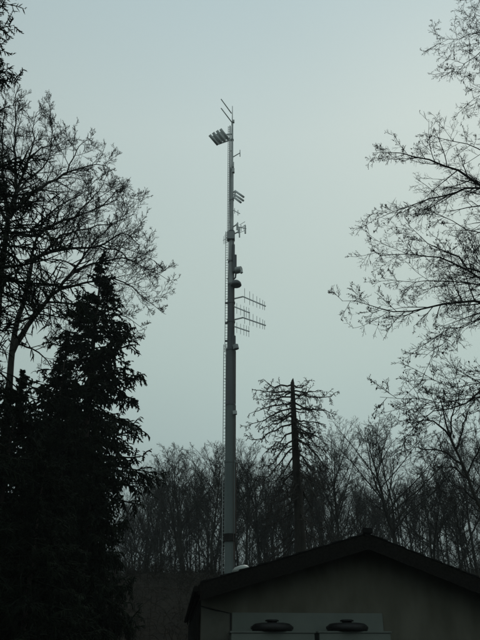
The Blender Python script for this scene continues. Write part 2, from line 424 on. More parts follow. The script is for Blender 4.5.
# brown cable tray down the right side
b = MB(MO)
for ya, yb, o in ((560, 541, 4.6), (535, 463, 5.4), (461, 406, 4.6), (404, 352, 4.3)):
    b.box((MX+mpx(o, (ya+yb)/2, MY), MY-.05, (mz(ya)+mz(yb))/2), (.16, .25, mz(yb)-mz(ya)))
b.build('cable_tray', M['rust'], mast)
for o_, rr_ in ((3.3, .03),):
    b = MB(MO)
    b.tube([(MX+mpx(o_*1.25, 500, MY), MY-mpx(5.6, 500, MY), gzm), (MX+mpx(o_, 462, MY), MY-mpx(5.6, 462, MY), mz(463)), (MX+mpx(o_, 400, MY), MY-mpx(4.9, 400, MY), mz(400)),
            (MX+mpx(o_*.8, 350, MY), MY-mpx(4.7, 350, MY), mz(351)), (MX+mpx(o_*.7, 300, MY), MY-mpx(3.6, 300, MY), mz(300)), (MX+mpx(o_*.5, 240, MY), MY-mpx(3.0, 240, MY), mz(240))], rr_, 6)
    b.build('feeder_cable', M['rust'], mast)
# ladders
def ladder(y0, y1, off_px, w, name='ladder', z0=None, rail=.035):
    zz0 = z0 if z0 is not None else mz(y0); zz1 = mz(y1)
    x0 = MX+mpx(off_px, y0, MY); x1 = MX+mpx(off_px, y1, MY)
    b = MB(MO)
    for s_ in (-1, 1):
        b.tube([(x0+s_*w/2, MY-.1, zz0), (x1+s_*w/2, MY-.1, zz1)], rail, 6)
    L = b.build(name, M['ladder'], mast)
    b = MB(MO); n = int((zz1-zz0)/.3)
    for i in range(n):
        f = (i+.5)/n; b.box((x0+(x1-x0)*f, MY-.1, zz0+(zz1-zz0)*f), (w, .03, .03))
    b.build('rungs', M['steel_mid'], L, kind='stuff')
    b = MB(MO); n = max(2, int((zz1-zz0)/2.2))
    for i in range(n):
        f = (i+.5)/n; x = x0+(x1-x0)*f; b.box(((x+MX)/2, MY-.1, zz0+(zz1-zz0)*f), (abs(MX-x), .05, .05))
    b.build('bracket', M['steel_dark'], L)
ladder(570, 345, -6.0, .22, z0=gzm+.3)
ladder(352, 232, -4.6, .26)
ladder(232, 127, -2.9, .26)
# bundle of feeder cables beside the top pole
b = MB(MO); b.tube([(MX-mpx(2.6, 150, MY), MY-.2, mz(232)), (MX-mpx(2.3, 150, MY), MY-.2, mz(127))], .07, 6); b.build('feeder_cable', M['steel_light'], mast)

def rod(b, pa, pb, r, dy=(0, 0), k=6):
    b.tube([P(pa[0], pa[1], MY+dy[0]), P(pb[0], pb[1], MY+dy[1])], r, k)
def ant(name='antenna', m_=None, parts=()):
    """parts: list of (name, [(pa, pb, r, dy)])"""
    root = None
    for nm, rods in parts:
        b = MB(MO)
        for q in rods: rod(b, *q)
        o = b.build(nm, m_ or M['antenna'], root or mast, smooth=True)
        if root is None: root = o
    return root
# two slanting rods at the very top
for q in ((221, 99, 231.6, 113.5), (221, 108, 232, 122.5)):
    ant(parts=[('whip_antenna', [((q[0], q[1]), (q[2], q[3]), .065, (-1.2, 0))])])
b = MB(MO); p_ = P(233.2, 121.5, MY-.1); b.box(p_, (.28, .28, .3)); b.build('clamp', M['antenna'], mast)
# fan of four tubes on a plate, upper left
root = None
tips = [((209.6, 135), (218, 144.8)), ((213, 132.6), (221.5, 143.2)), ((216.8, 130.6), (225, 141.6)), ((220.3, 129), (228.6, 139.6))]
pl = MB(MO)
A_, B_, C_, D_ = P(211.5, 136.5, MY-1.4), P(218.5, 143.2, MY-.6), P(229, 138.4, MY-.2), P(222, 131, MY-1.0)
pl.prism([A_, B_, C_, D_], (0, .1, .12)); root = pl.build('panel_array', M['antenna'], mast)
for k, (a_, b_) in enumerate(tips):
    b = MB(MO); rod(b, a_, b_, .17, (-1.6+.2*k, -.8+.2*k), 8); b.build('panel', M['antenna'], root, smooth=True)
b = MB(MO); rod(b, (217.6, 144.3), (232, 139.3), .09, (-.7, 0)); rod(b, (222, 135), (232, 134), .09, (-.6, 0)); b.build('mounting_arm', M['antenna'], root)
# small side antenna
ant(parts=[('side_antenna', [((232.5, 157.3), (239.8, 153), .055, (0, -.3))]), ('element', [((240, 150), (240, 156.5), .05, (-.3, -.3))])])
b = MB(MO); b.box(P(233.4, 170.8, MY-.2), (.25, .3, .5)); b.box(P(233.2, 165, MY-.2), (.18, .3, .6)); b.build('junction_box', M['antenna'], mast)
# three bars
bars = [((235.2, 191), (243.6, 197)), ((234.5, 194.6), (243.3, 200.6)), ((233.6, 197), (240.8, 202.4))]
root = None
b = MB(MO); rod(b, (232.5, 192.5), (236, 191.2), .09, (0, -.2)); rod(b, (232.5, 199), (235.5, 197), .09, (0, -.2)); rod(b, (235.3, 190.6), (234.6, 198), .09, (-.2, -.2))
root = b.build('bar_array', M['antenna'], mast)
for a_, b_ in bars:
    b = MB(MO); rod(b, a_, b_, .115, (-.2, -1.4), 8); b.build('bar', M['antenna'], root, smooth=True)
# small yagis
def yagi(mount, boom, els, dyo=(-.2, -1.8), rb=.07, re=.022, hts=None, name='yagi_antenna'):
    b = MB(MO)
    if mount: rod(b, mount, boom[0], rb, (0, dyo[0]))
    rod(b, boom[0], boom[1], rb, dyo)
    root = b.build(name, M['antenna'], mast)
    for i, (x, up, dn) in enumerate(els):
        f = (x-boom[0][0])/(boom[1][0]-boom[0][0]); y = boom[0][1]+(boom[1][1]-boom[0][1])*f
        dy = dyo[0]+(dyo[1]-dyo[0])*f
        b = MB(MO); rod(b, (x, y-up), (x, y+dn), re, (dy, dy), 5); b.build('element', M['steel_mid'], root)
    return root
yagi(None, ((233, 210), (239.8, 213.6)), [(234.6, 2.6, 2.6), (238, 2.6, 2.8)], re=.03, rb=.05)
X1 = [244.6, 249.7, 253.1, 256.8, 259.9, 262.7, 264.6]
H1 = [(9, 5.5), (8, 5.5), (7, 5), (6.3, 5), (5.6, 4.8), (5, 4.6), (4.4, 4.4)]
X2 = [236.8, 240.6, 243.8, 246.4, 248.8]
yagi((233, 299), ((243, 296.6), (265.5, 306.2)), [(x, *h) for x, h in zip(X1, H1)])
yagi((232, 305), ((234.5, 306.8), (249, 312.6)), [(x, 4.6, 6) for x in X2])
yagi((233, 320), ((243, 317.6), (265.5, 325.4)), [(x, *h) for x, h in zip(X1, H1)])
yagi((232, 325.5), ((234.5, 326.6), (249, 331.4)), [(x, 5, 5.6) for x in X2])
# folded dipole cluster
b = MB(MO)
rod(b, (233, 227), (238, 223.6), .07, (0, -.6)); rod(b, (233, 234.4), (239, 231.6), .07, (0, -.6)); rod(b, (237.6, 222.5), (238.4, 233), .07, (-.6, -.6))
rod(b, (238, 226.8), (246, 228.6), .05, (-.6, -1.4)); root = b.build('dipole_antenna', M['antenna'], mast)
for x, y0_, y1_, r_ in ((236.8, 223.6, 230, .07), (239.4, 227, 237.2, .08), (241, 225, 231, .04), (245.2, 225.6, 233.4, .09), (243.6, 226, 229.6, .03)):
    b = MB(MO); rod(b, (x, y0_), (x+.1, y1_), r_, (-.9, -.9)); b.build('element', M['antenna'], root)
for q in (((239.5, 225), (245, 221.6)), ((240.5, 228), (245.6, 224.6)), ((240, 232.5), (245, 230.5))):
    b = MB(MO); rod(b, q[0], q[1], .025, (-.9, -1.3)); b.build('element', M['antenna'], root)
# faint yagi on the left and box behind
yagi((229, 238), ((226.8, 238), (223.2, 240.4)), [(226.2, 5.4, 5), (224.8, 4.6, 4.6), (223.6, 4, 4)], re=.018, rb=.03)
b = MB(MO); b.box(P(230.9, 236.5, MY-.1), (.82, .7, .95)); b.build('junction_box', M['steel_mid'], mast, bevel=.05)
b = MB(MO); b.box(P(233.4, 253, MY-.3), (.3, .45, 1.9)); b.build('panel_antenna', M['steel_dark'], mast, bevel=.04)
b = MB(MO); b.box(P(234.6, 264, MY-.4), (.42, .5, 2.0)); b.build('panel_antenna', M['steel_dark'], mast, bevel=.04)
# pale drum on a bent arm
c_ = P(238.8, 270, MY-.5)
b = MB(MO); b.tube([c_+Vector((-.28, .1, 0)), c_+Vector((.26, -.15, -.02))], [.36, .34], 20); dr = b.build('drum_antenna', M['drum'], mast, smooth=False, bevel=.02)
b = MB(MO); b.tube([c_+Vector((.1, -.1, -.1)), c_+Vector((.3, -.16, -.42))], .15, 8); b.build('feed_housing', M['antenna'], dr)
b = MB(MO); b.tube([P(233, 280, MY), P(235.4, 277.6, MY-.3), P(236, 272, MY-.4)], .08, 8); b.build('mounting_arm', M['steel_dark'], dr)
# dark half dome below
b = MB(MO); c_ = P(236, 283.4, MY-.4); b.lathe([(.5, -.28), (.56, -.2), (.5, .05), (.32, .25), (.02, .32)], c_, 20); dm = b.build('dome_antenna', M['steel_dark'], mast, smooth=True)
b = MB(MO); rod(b, (231, 284.4), (236, 284.4), .12, (0, -.4)); b.build('mounting_arm', M['steel_dark'], dm)
# clutter at the tube step
b = MB(MO); b.box(P(233.8, 342, MY-.2), (.36, .5, 1.2)); b.build('junction_box', M['steel_dark'], mast, bevel=.04)
b = MB(MO); b.tube([P(235.3, 345, MY-.6), P(236.2, 349, MY-.6)], .28, 10); b.build('floodlight', M['steel_mid'], mast)
b = MB(MO); b.tube([P(234.8, 411, MY-.5), P(235, 414.5, MY-.5)], .2, 10); b.build('floodlight', M['steel_light'], mast)
for y in (303, 323, 341):
    b = MB(MO); rod(b, (225, y), (230, y), .1, (-.1, 0)); b.build('bracket', M['steel_dark'], mast)

# ------------------------------------------------------------------ generic bare tree meshes (shared between the trees of the wood)
def bare_tree(seed, H, spread, r0, stems=1, lean=.03, fork=.35, k1=16, ang=(28, 55), dens=1.):
    rng = np.random.default_rng(seed)
    st = np.zeros((stems, 3)); st[:, :2] = rng.normal(size=(stems, 2))*.18*(stems > 1)
    d = norm(np.array([[0, 0, 1.]])+rng.normal(size=(stems, 3))*np.array([1, 1, 0])*(lean if stems == 1 else .13))
    L = H*(.76+.08*rng.random(stems)); R = np.full(stems, r0/math.sqrt(stems))*(.8+.4*rng.random(stems))
    tp, tr = grow(rng, st, d, L, R, .03, 14, .07, .25, .12)
    # limbs reach out to a rounded crown outline
    B = stems; m = k1; t = fork/.8+(1-fork/.8)*(np.arange(m)[None]+rng.random((B, m)))/m
    x = t*13; i0 = np.minimum(x.astype(int), 12); f0 = (x-i0)[..., None]; bi = np.arange(B)[:, None]
    p = tp[bi, i0]*(1-f0)+tp[bi, i0+1]*f0; rp = tr[bi, i0]*(1-f0[..., 0])+tr[bi, i0+1]*f0[..., 0]
    az = rng.random((B, m))*6.283; a = np.radians(np.interp(t, [0, 1], [ang[1]+8, 12])+rng.normal(size=(B, m))*7)
    D = np.stack([np.cos(az)*np.sin(a), np.sin(az)*np.sin(a), np.cos(a)], -1)
    c = np.array([0, 0, .60*H]); e = np.array([spread*.62*H, spread*.62*H, .40*H])
    q = (p-c)/e; w = D/e; A_ = (w*w).sum(-1); B_ = (q*w).sum(-1); C_ = (q*q).sum(-1)-1
    Lr = (-B_+np.sqrt(np.maximum(B_*B_-A_*C_, .02)))/A_
    Lr = np.clip(Lr*(.82+.3*rng.random((B, m))), .8, H*.6)
    b1 = grow(rng, p.reshape(-1, 3), D.reshape(-1, 3), Lr.ravel(), np.maximum(rp.ravel()*.62, .02), .014, 10, .12, .45, .28)
    b2 = spawn(rng, *b1, 9, .12, 1., (26, 52), .40, .3, .6, 7, .014, .15, .5, .32)
    b3 = spawn(rng, *b2, int(8*dens), .1, 1., (25, 55), .5, .35, .6, 5, .010, .15, .45, .22)
    b4 = spawn(rng, *b3, int(6*dens), .1, 1., (25, 50), .55, .35, .7, 3, .008, .15, .4, .15)
    V, F = tubes(tp, tr, 9)
    trunk = mesh_np('trunk', [V], [F])
    vs, fs = zip(*[tubes(*b1, 5), tubes(*b2, 4), tubes(*b3, 3), tubes(*b4, 3)])
    crown = mesh_np('crown', list(vs), list(fs))
    for me in (trunk, crown): me.materials.append(M['far_bark'])
    return trunk, crown
VAR = [bare_tree(11, 17, .62, .20, 1, fork=.26, k1=18, ang=(30, 55)),
       bare_tree(12, 18, .46, .18, 1, fork=.34, k1=17, ang=(28, 50)),
       bare_tree(13, 16, .50, .26, 3, fork=.22, k1=7),
       bare_tree(14, 18, .40, .15, 1, fork=.40, k1=15, ang=(25, 45)),
       bare_tree(15, 13, .66, .22, 2, fork=.2, k1=9, ang=(30, 60)),
       bare_tree(16, 9, .55, .09, 3, fork=.12, k1=7, ang=(25, 50), dens=.8)]
VH = [17, 18, 16, 18, 13, 9]
# (photo x at horizon-ish height y=540, photo y of the top, distance, variant)
wood = [
    # left of the mast
    (212, 446, 70, 0, 'bare tree with fanning crown directly left of the mast', 1.25),
    (186, 447, 76, 2, 'many-stemmed bare tree second to the left of the mast', 1.25),
    (163, 470, 88, 1, 'paler bare tree halfway between the tall spruce and the mast', 1.1),
    (200, 470, 92, 3, 'slim bare tree behind the two nearest the mast on its left', 1),
    (147, 484, 96, 4, 'low wide bare tree close to the right edge of the tall spruce', 1.1),
    (176, 484, 104, 0, 'faint bare tree behind the many-stemmed one left of the mast', 1.1),
    (140, 506, 92, 5, 'small bushy bare tree beside the foot of the tall spruce', 1.2),
    (222, 468, 98, 1, 'bare tree partly hidden behind the left side of the mast', 1),
    (158, 512, 82, 5, 'thin multi-stemmed sapling on the bank right of the tall spruce', 1.2),
    (193, 505, 84, 5, 'thin multi-stemmed sapling under the many-stemmed tree left of the mast', 1.2),
    (131, 512, 100, 3, 'faint bare tree half hidden by the tall spruce', 1),
    # behind and right of the mast
    (246, 447, 74, 1, 'bare tree close behind the right side of the mast', 1.1),
    (264, 466, 80, 4, 'spreading bare tree seen between mast and dead conifer', 1.1),
    (238, 476, 92, 3, 'slim bare tree just behind the mast on its right', 1),
    (275, 474, 90, 2, 'many-stemmed bare tree behind the left branches of the dead conifer', 1),
    (288, 464, 84, 0, 'bare tree directly behind the trunk of the dead conifer', 1),
    (256, 505, 84, 5, 'small bare sapling cluster above the left roof slope beside the mast', 1.2),
    (282, 505, 78, 5, 'small bare sapling cluster at the foot of the dead conifer, left side', 1.2),
    (307, 466, 70, 3, 'slim bare tree touching the right side of the dead conifer', 1),
    (318, 468, 86, 2, 'many-stemmed bare tree just right of the dead conifer', 1),
    (338, 435, 62, 1, 'slender bare tree with straight trunk right of the dead conifer', 1.1),
    (360, 482, 88, 3, 'slim bare tree between the slender one and the broad round crown', 1),
    (326, 482, 78, 5, 'bare sapling cluster left of the slender straight tree', 1.2),
    (366, 492, 78, 4, 'low spreading bare tree directly above the roof ridge', 1),
    (394, 424, 58, 0, 'broad round-crowned bare tree just right of the roof ridge', 1.45),
    (378, 494, 90, 1, 'bare tree behind the left half of the broad round crown', 1),
    (418, 482, 84, 2, 'many-stemmed bare tree behind the right half of the broad round crown', 1),
    (404, 480, 70, 5, 'bare sapling cluster under the broad round crown', 1.2),
    (430, 474, 66, 4, 'low spreading bare tree behind the right roof slope', 1.1),
    (446, 470, 82, 3, 'slim bare tree left of the leaning tree at the right edge', 1),
    (436, 488, 90, 0, 'faint round bare tree low behind the right roof slope', 1),
    (472, 432, 70, 1, 'bare tree rising behind the right end of the roof', 1),
    (490, 440, 60, 0, 'broad bare tree cut by the right edge of the photo', 1.1),
    (456, 472, 76, 5, 'bare sapling cluster at the foot of the leaning right tree', 1.3),
    (470, 490, 60, 5, 'lowest bare sapling cluster at the right end of the roof', 1.3),
    (345, 502, 64, 5, 'bare sapling cluster on the left roof slope just before the ridge', 1.1),
    (300, 500, 95, 1, 'faint bare tree behind the base of the dead conifer', 1),
    (385, 495, 100, 3, 'faint slim bare tree low behind the broad round crown', 1.1),
    (332, 464, 104, 0, 'faint bare tree behind the slender straight one', 1.1),
    (208, 487, 108, 4, 'faint wide bare tree low behind the fanning crown left of the mast', 1.2),
]
rw = np.random.default_rng(77)
for i, (px, ytop, Y, v, lab, wd) in enumerate(wood):
    x = P(px, 540, Y).x; g = float(ground_z(x, Y))
    top = P(px, ytop, Y).z; s_ = (top-g)/(VH[v]*.97)
    t = thing('bare_tree', (x, Y, g-.1), lab, 'tree', 'leafless trees of the wood on the bank')
    t.rotation_euler = (rw.normal()*.02, rw.normal()*.02, rw.random()*6.28)
    t.scale = (s_*wd, s_*wd, s_)
    link('trunk', VAR[v][0], None, t); link('crown', VAR[v][1], None, t)

# the far back of the wood reads as one mass of stems and fine branches
rf = np.random.default_rng(50)
vs, fs = [], []
fx = np.concatenate([np.arange(118, 330, 6.5), np.arange(330, 545, 9)])
for i, px in enumerate(fx):
    Y = 108+18*rf.random() 
    x = P(px+rf.normal()*3, 540, Y).x; g = float(ground_z(x, Y)); Ht = P(px, (490 if px < 330 else 510)+rf.normal()*9, Y).z-g
    base = np.array([[x, Y, g-.1]])
    tp1, tr1 = grow(rf, base, norm(np.array([[rf.normal()*.05, 0, 1.]])), np.array([Ht]), np.array([.13]), .03, 8, .08, .3, .1)
    c1 = spawn(rf, tp1, tr1, 17, .06, .97, (28, 55), .42, .3, .55, 6, .03, .14, .5, .7)
    c2 = spawn(rf, *c1, 7, .1, 1., (25, 50), .5, .3, .6, 4, .022, .16, .5, .5)
    c3 = spawn(rf, *c2, 4, .1, 1., (25, 50), .55, .35, .7, 3, .016, .16, .5, .4)
    for b_, k_ in ((( tp1, tr1), 6), (c1, 4), (c2, 3), (c3, 3)):
        v_, f_ = tubes(*b_, k_); vs.append(v_); fs.append(f_)
link('distant_wood', mesh_np('distant_wood', vs, fs), M['far_bark'], kind='stuff')

# ------------------------------------------------------------------ big trees with limbs taken off the photograph
def limbs_tree(root, guides, seed, r_scale, twr, dist, bark, lens, dens, buds=0, sub=.32, trop=.25, droop=None):
    """guides: list of (points, r_start, r_end); every limb with its own side branches and twigs is one part"""
    rng = np.random.default_rng(seed)
    org = np.array(root.location)
    budme = []
    for g, ra, rb in guides:
        g = np.array(g, float)
        L = np.linalg.norm(np.diff(g, axis=0), axis=1).sum()
        n = max(10, int(L/.45))
        pts = resample(g, n); pts[1:-1] += rng.normal(size=(n-2, 3))*.035
        rad = ra+(rb-ra)*np.linspace(0, 1, n)**.8
        a = (pts[None], rad[None])
        # absolute lengths for the side branches
        m1 = max(6, int(L*dens[0]))
        b1 = spawn(rng, *a, m1, .18, 1., (30, 65), lens[0]/L, .45, .55, 8, twr*1.5, .12, .7, trop, taper=.68)
        b2 = spawn(rng, *b1, dens[1], .12, 1., (30, 60), .5, .4, .6, 6, twr*1.15, .14, .6, trop)
        b3 = spawn(rng, *b2, dens[2], .1, 1., (28, 60), .55, .4, .7, 5, twr, .10, .45, trop)
        b4 = spawn(rng, *b3, dens[3], .15, 1., (28, 55), .65, .4, .8, 3, twr*.85, .10, .35, trop)
        parts = [tubes(*a, 8), tubes(*b1, 5), tubes(*b2, 4), tubes(*b3, 3), tubes(*b4, 3)]
        if buds:
            ends = np.concatenate([b2[0][:, -1], b3[0][:, -1], b3[0][:, 2]])
            ends = ends[rng.random(len(ends)) < buds]
            if len(ends):
                s_ = .009+.015*rng.random((len(ends), 1, 1))**2
                oc = np.array([(0, 0, 1.3), (1, 0, 0), (0, 1, 0), (-1, 0, 0), (0, -1, 0), (0, 0, -1.6)])[None]*s_
                bv = (ends[:, None]+oc+np.array([0, 0, -.02])).reshape(-1, 3)
                tri = np.array([(0, 1, 2), (0, 2, 3), (0, 3, 4), (0, 4, 1), (5, 2, 1), (5, 3, 2), (5, 4, 3), (5, 1, 4)])
                budme.append((bv, (np.arange(len(ends))[:, None, None]*6+tri[None]).reshape(-1, 3)))
        vs, fs = zip(*parts)
        link('limb', mesh_np('limb', list(vs), list(fs), org), bark, root)
    if budme:
        vs, fs = zip(*budme)
        link('buds', mesh_np('buds', list(vs), list(fs), org), bark, root, kind='stuff')

# right hand tree: trunk out of frame, limbs reach in from the right
RY = 17.0
rb0 = P(640, 600, RY); rb0.z = 0
tr_r = thing('budding_tree', (rb0.x, RY, 0), 'large bare tree whose budded limbs reach in from the right edge', 'tree')
tp = resample([(rb0.x, RY, -.2), (rb0.x-.1, RY, 4), (rb0.x-.3, RY+.1, 9), (rb0.x-.2, RY, 14), (rb0.x-.4, RY, 19)], 24)
V, F = tubes(tp[None], (np.linspace(.34, .08, 24))[None], 14)
G_TIP = .0045
link('trunk', mesh_np('trunk', [V], [F], tr_r.location), M['bark'], tr_r)
def from_trunk(z): 
    i = np.interp(z, tp[:, 2], np.arange(24)); return np.array([np.interp(i, np.arange(24), tp[:, j]) for j in range(3)])
G = [
    ([(520, -30, 17), (492, -12, 17), (470, 2, 16.8), (462, -10, 16.6)], .035, .008),
    ([(520, 20, 17.5), (480, 32, 17.2), (464, 36, 17), (451, 39, 16.8), (436, 38.6, 16.6)], .03, .006),
    ([(515, 30, 16.4), (480, 52, 16.2), (464, 64, 16), (449, 76, 15.9)], .03, .006),
    ([(520, 70, 17.5), (490, 88, 17.5), (474, 98, 17.2), (470, 84, 17.)], .03, .006),
    ([(530, 240, 17), (500, 200, 17), (480, 184, 17), (466, 174, 16.9), (444, 165, 16.8), (421, 159, 16.6), (401, 152, 16.4), (386, 151, 16.3), (372, 153, 16.2)], .07, .007),
    ([(530, 215, 18), (480, 187, 18), (459, 191, 18), (429, 199, 17.8), (410, 206, 17.6), (387, 214, 17.4), (372, 221, 17.2)], .055, .007),
    ([(530, 180, 18.5), (480, 150, 18.3), (462, 144, 18), (444, 139, 18), (425, 133, 17.7)], .04, .006),
    ([(530, 320, 17), (480, 301, 16.8), (458, 303, 16.7), (423, 308, 16.5), (399, 310, 16.3), (375, 307, 16.2), (358, 303, 16.1), (349, 305, 16), (342, 301, 16)], .055, .007),
    ([(530, 290, 18), (480, 282, 18), (451, 283, 17.8), (423, 281, 17.6), (402, 282, 17.4), (382, 278, 17.2)], .035, .006),
    ([(530, 300, 16.5), (480, 270, 16.6), (468, 268, 16.7), (458, 256, 16.8), (433, 246, 17), (416, 234, 17.1), (405, 222, 17.2)], .05, .006),
    ([(530, 300, 18.4), (480, 277, 18), (450, 262, 17.8), (423, 256, 17.6), (400, 256, 17.4), (382, 256, 17.2), (368, 247, 17)], .05, .006),
    ([(530, 300, 15.8), (480, 318, 15.8), (464, 325, 15.8), (440, 332, 15.8), (434, 347, 15.7), (423, 358, 15.7)], .026, .006),
    ([(530, 210, 17), (485, 232, 17), (460, 225, 17), (437, 215, 17), (420, 205, 17)], .035, .006),
    ([(540, 350, 15.5), (480, 389, 15), (458, 406, 14.8), (433, 413, 14.6), (413, 426, 14.5), (406, 436, 14.4)], .05, .007),
    ([(472, 397, 15), (446, 404, 14.9), (433, 397, 14.8), (402, 399, 14.6), (380, 397, 14.5)], .026, .006),
    ([(540, 380, 16.5), (480, 383, 16.2), (461, 388, 16), (437, 380, 16), (420, 372, 15.9)], .03, .006),
]
guides = []
for g, ra, rb in G:
    pts = Pn(g); z = pts[0][2]
    st = from_trunk(max(1.5, z-1.2))
    guides.append((np.vstack([st, (st+pts[0])/2+np.array([0, 0, .2]), pts]), ra*1.25, G_TIP))
limbs_tree(tr_r, guides, 5, 1, .0045, RY, M['twig'], (1.85, 1), (3.7, 6, 5, 3), buds=.11, trop=.05)

# mid distance tree at the right edge
tr_m = thing('slim_tree', P(489, 560, 30), 'slim bare tree leaning left at the right edge behind the roof', 'tree')
zz = float(ground_z(tr_m.location.x, 30)); tr_m.location.z = zz-.1
gm = [([(tr_m.location.x, 30, zz-.1)] + [tuple(P(*q)) for q in ((486, 530, 30), (476, 500, 30), (463, 465, 30), (450, 437, 30), (444, 415, 30.5), (441, 400, 31))], .13, .015)]
V, F = tubes(resample(gm[0][0], 26)[None], np.linspace(.15, .02, 26)[None], 9)
link('trunk', mesh_np('trunk', [V], [F], tr_m.location), M['bark'], tr_m)
gl = []
for q in ([(463, 465), (445, 452), (425, 449), (408, 447)], [(470, 480), (455, 468), (440, 468), (425, 462)], [(450, 437), (440, 425), (425, 420), (412, 424)],
          [(456, 450), (462, 430), (468, 410), (470, 395)], [(467, 475), (478, 450), (484, 425), (488, 405)], [(476, 500), (462, 488), (448, 492), (436, 486)],
          [(450, 437), (452, 415), (456, 400), (458, 385)], [(474, 495), (485, 480), (495, 465)]):
    gl.append((Pn([(x, y, 30+.3*i*(1 if x % 2 else -1)) for i, (x, y) in enumerate(q)]), .05, .01))
limbs_tree(tr_m, gl, 8, 1, .008, 30, M['twig'], (1.6, 1), (2.4, 5, 4, 3), trop=.2)

# left hand tree
LY = 30.0
lb = P(-10, 560, LY); zz = float(ground_z(lb.x, LY))
tr_l = thing('spreading_tree', (lb.x, LY, zz-.1), 'large bare tree with wide forking crown at the left behind the spruce', 'tree')
st_a = resample(np.vstack([[(lb.x, LY, zz-.2)], Pn([(0, 480, LY), (6, 430, LY), (9, 390, LY), (12, 352, LY), (17, 322, LY), (25, 298, LY), (32, 262, LY)])]), 26)
V1, F1 = tubes(st_a[None], np.linspace(.30, .09, 26)[None], 12)
st_b = resample(np.vstack([[(lb.x-.5, LY, zz+2.0)], Pn([(-8, 420, LY+.5), (-4, 340, LY+.5), (2, 270, LY+.5), (8, 222, LY+.5)])]), 20)
V2, F2 = tubes(st_b[None], np.linspace(.22, .13, 20)[None], 12)
link('trunk', mesh_np('trunk', [V1, V2], [F1, F2], tr_l.location), M['bark'], tr_l)
GL = [
    ([(10, 217), (17, 207), (42, 187), (65, 175), (85, 166), (107, 166), (112, 171)], .11, .012),
    ([(10, 217), (17, 192), (27, 165), (37, 150), (57, 145), (66, 138)], .11, .012),
    ([(9, 218), (15, 190), (15, 150), (15, 120), (17, 90)], .10, .012),
    ([(8, 224), (4, 180), (2, 140), (6, 100)], .09, .012),
    ([(27, 165), (33, 140), (34, 118), (42, 108)], .05, .010),
    ([(65, 175), (74, 158), (82, 142), (94, 138)], .04, .010),
    ([(15, 232), (35, 237), (50, 225), (75, 217), (100, 207), (118, 199)], .10, .012),
    ([(25, 262), (50, 252), (75, 248), (100, 246), (120, 234), (135, 240), (140, 252)], .09, .012),
    ([(12, 352), (27, 327), (47, 302), (72, 272), (88, 250), (100, 235), (118, 222)], .14, .014),
    ([(72, 272), (100, 262), (125, 258), (146, 268), (168, 280)], .06, .010),
    ([(60, 288), (90, 282), (118, 280), (142, 296), (163, 313)], .06, .010),
    ([(47, 302), (80, 305), (105, 312), (128, 318), (145, 330)], .05, .010),
    ([(30, 262), (42, 225), (58, 205), (80, 195), (95, 180)], .07, .010),
    ([(32, 262), (50, 246), (62, 236), (88, 228), (120, 220), (134, 214)], .07, .010),
    ([(17, 322), (40, 315), (62, 318), (80, 330)], .06, .012),
    ([(13, 345), (30, 348), (46, 360), (56, 378)], .05, .012),
    ([(75, 217), (92, 198), (104, 184), (108, 172)], .04, .010),
    ([(100, 246), (118, 250), (135, 262), (150, 258), (160, 266)], .04, .010),
    ([(100, 207), (112, 196), (122, 190), (128, 200)], .03, .010),
    ([(8, 224), (-8, 190), (-16, 150), (-14, 120)], .08, .012),
    ([(17, 192), (30, 178), (48, 160), (52, 128), (50, 112)], .05, .010),
]
rl = np.random.default_rng(21); gl = []
for q, ra, rb in GL:
    dv = rl.normal()*.5
    gl.append((Pn([(x, y, LY+dv*i/2) for i, (x, y) in enumerate(q)]), ra*1.2, rb))
limbs_tree(tr_l, gl, 9, 1, .0085, LY, M['bark'], (2.5, 1), (2.7, 7, 5, 3), trop=.4)

# dead conifer
SY = 34.0
sx = P(303, 560, SY); zz = float(ground_z(sx.x, SY))
snag = thing('dead_conifer', (sx.x, SY, zz-.1), 'dead topless conifer with bare upcurved branches standing behind the roof', 'tree')
sp_ = resample(np.vstack([[(sx.x, SY, zz-.2)], Pn([(301, 554, SY), (298.5, 505, SY), (296, 459, SY), (294, 420, SY), (292.4, 382.5, SY)])]), 30)
V, F = tubes(sp_[None], (np.interp(np.linspace(0, 1, 30), [0, .4, .75, 1], [.34, .27, .18, .10]))[None], 12)
link('trunk', mesh_np('trunk', [V], [F], snag.location), M['snag'], snag)
b = MB(snag.location); b.tube([sp_[-1]-[0, 0, .05], sp_[-1]+[.02, 0, .12], sp_[-1]+[.05, 0, .25]], [.098, .06, .01], 8); b.build('broken_tip', M['snag'], snag)
GS = [
    [(291, 385), (273, 386), (263, 379)], [(291, 392), (270, 392), (252, 389)], [(292, 397), (273, 399), (256, 400)],
    [(292, 403), (270, 406), (249, 414)], [(293, 408), (276, 413), (258, 423), (241, 426)], [(293, 415), (273, 425), (258, 428)],
    [(294, 423), (273, 431), (258, 440), (247, 438)], [(295, 430), (279, 441), (262, 456)], [(296, 438), (284, 447), (273, 462), (258, 468)],
    [(296, 446), (282, 460), (266, 478), (256, 480)], [(292, 392), (280, 398), (268, 402)], [(293, 412), (281, 418), (270, 417)],
    [(293, 385), (301, 387), (310, 380)], [(293, 391), (308, 392), (323, 391)], [(294, 394), (311, 397), (329, 397), (339, 391)],
    [(295, 403), (308, 408), (326, 411.6), (337, 414)], [(295, 408), (308, 410), (318, 408)], [(296, 420), (314, 423), (326, 425)],
    [(297, 428), (314, 435), (329, 446)], [(297, 431), (308, 436), (320, 448), (330, 460)], [(297, 440), (312, 450), (324, 466), (334, 474)],
    [(297, 450), (310, 468), (322, 486)], [(296, 452), (284, 470), (270, 492)], [(297, 465), (284, 484), (274, 500)], [(298, 468), (310, 486), (320, 504)],
    [(297, 480), (287, 496), (280, 516)], [(298, 484), (308, 500), (314, 520)], [(296, 436), (304, 444), (312, 452)], [(295, 418), (303, 426), (310, 430)],
]
rs2 = np.random.default_rng(3); gl = []
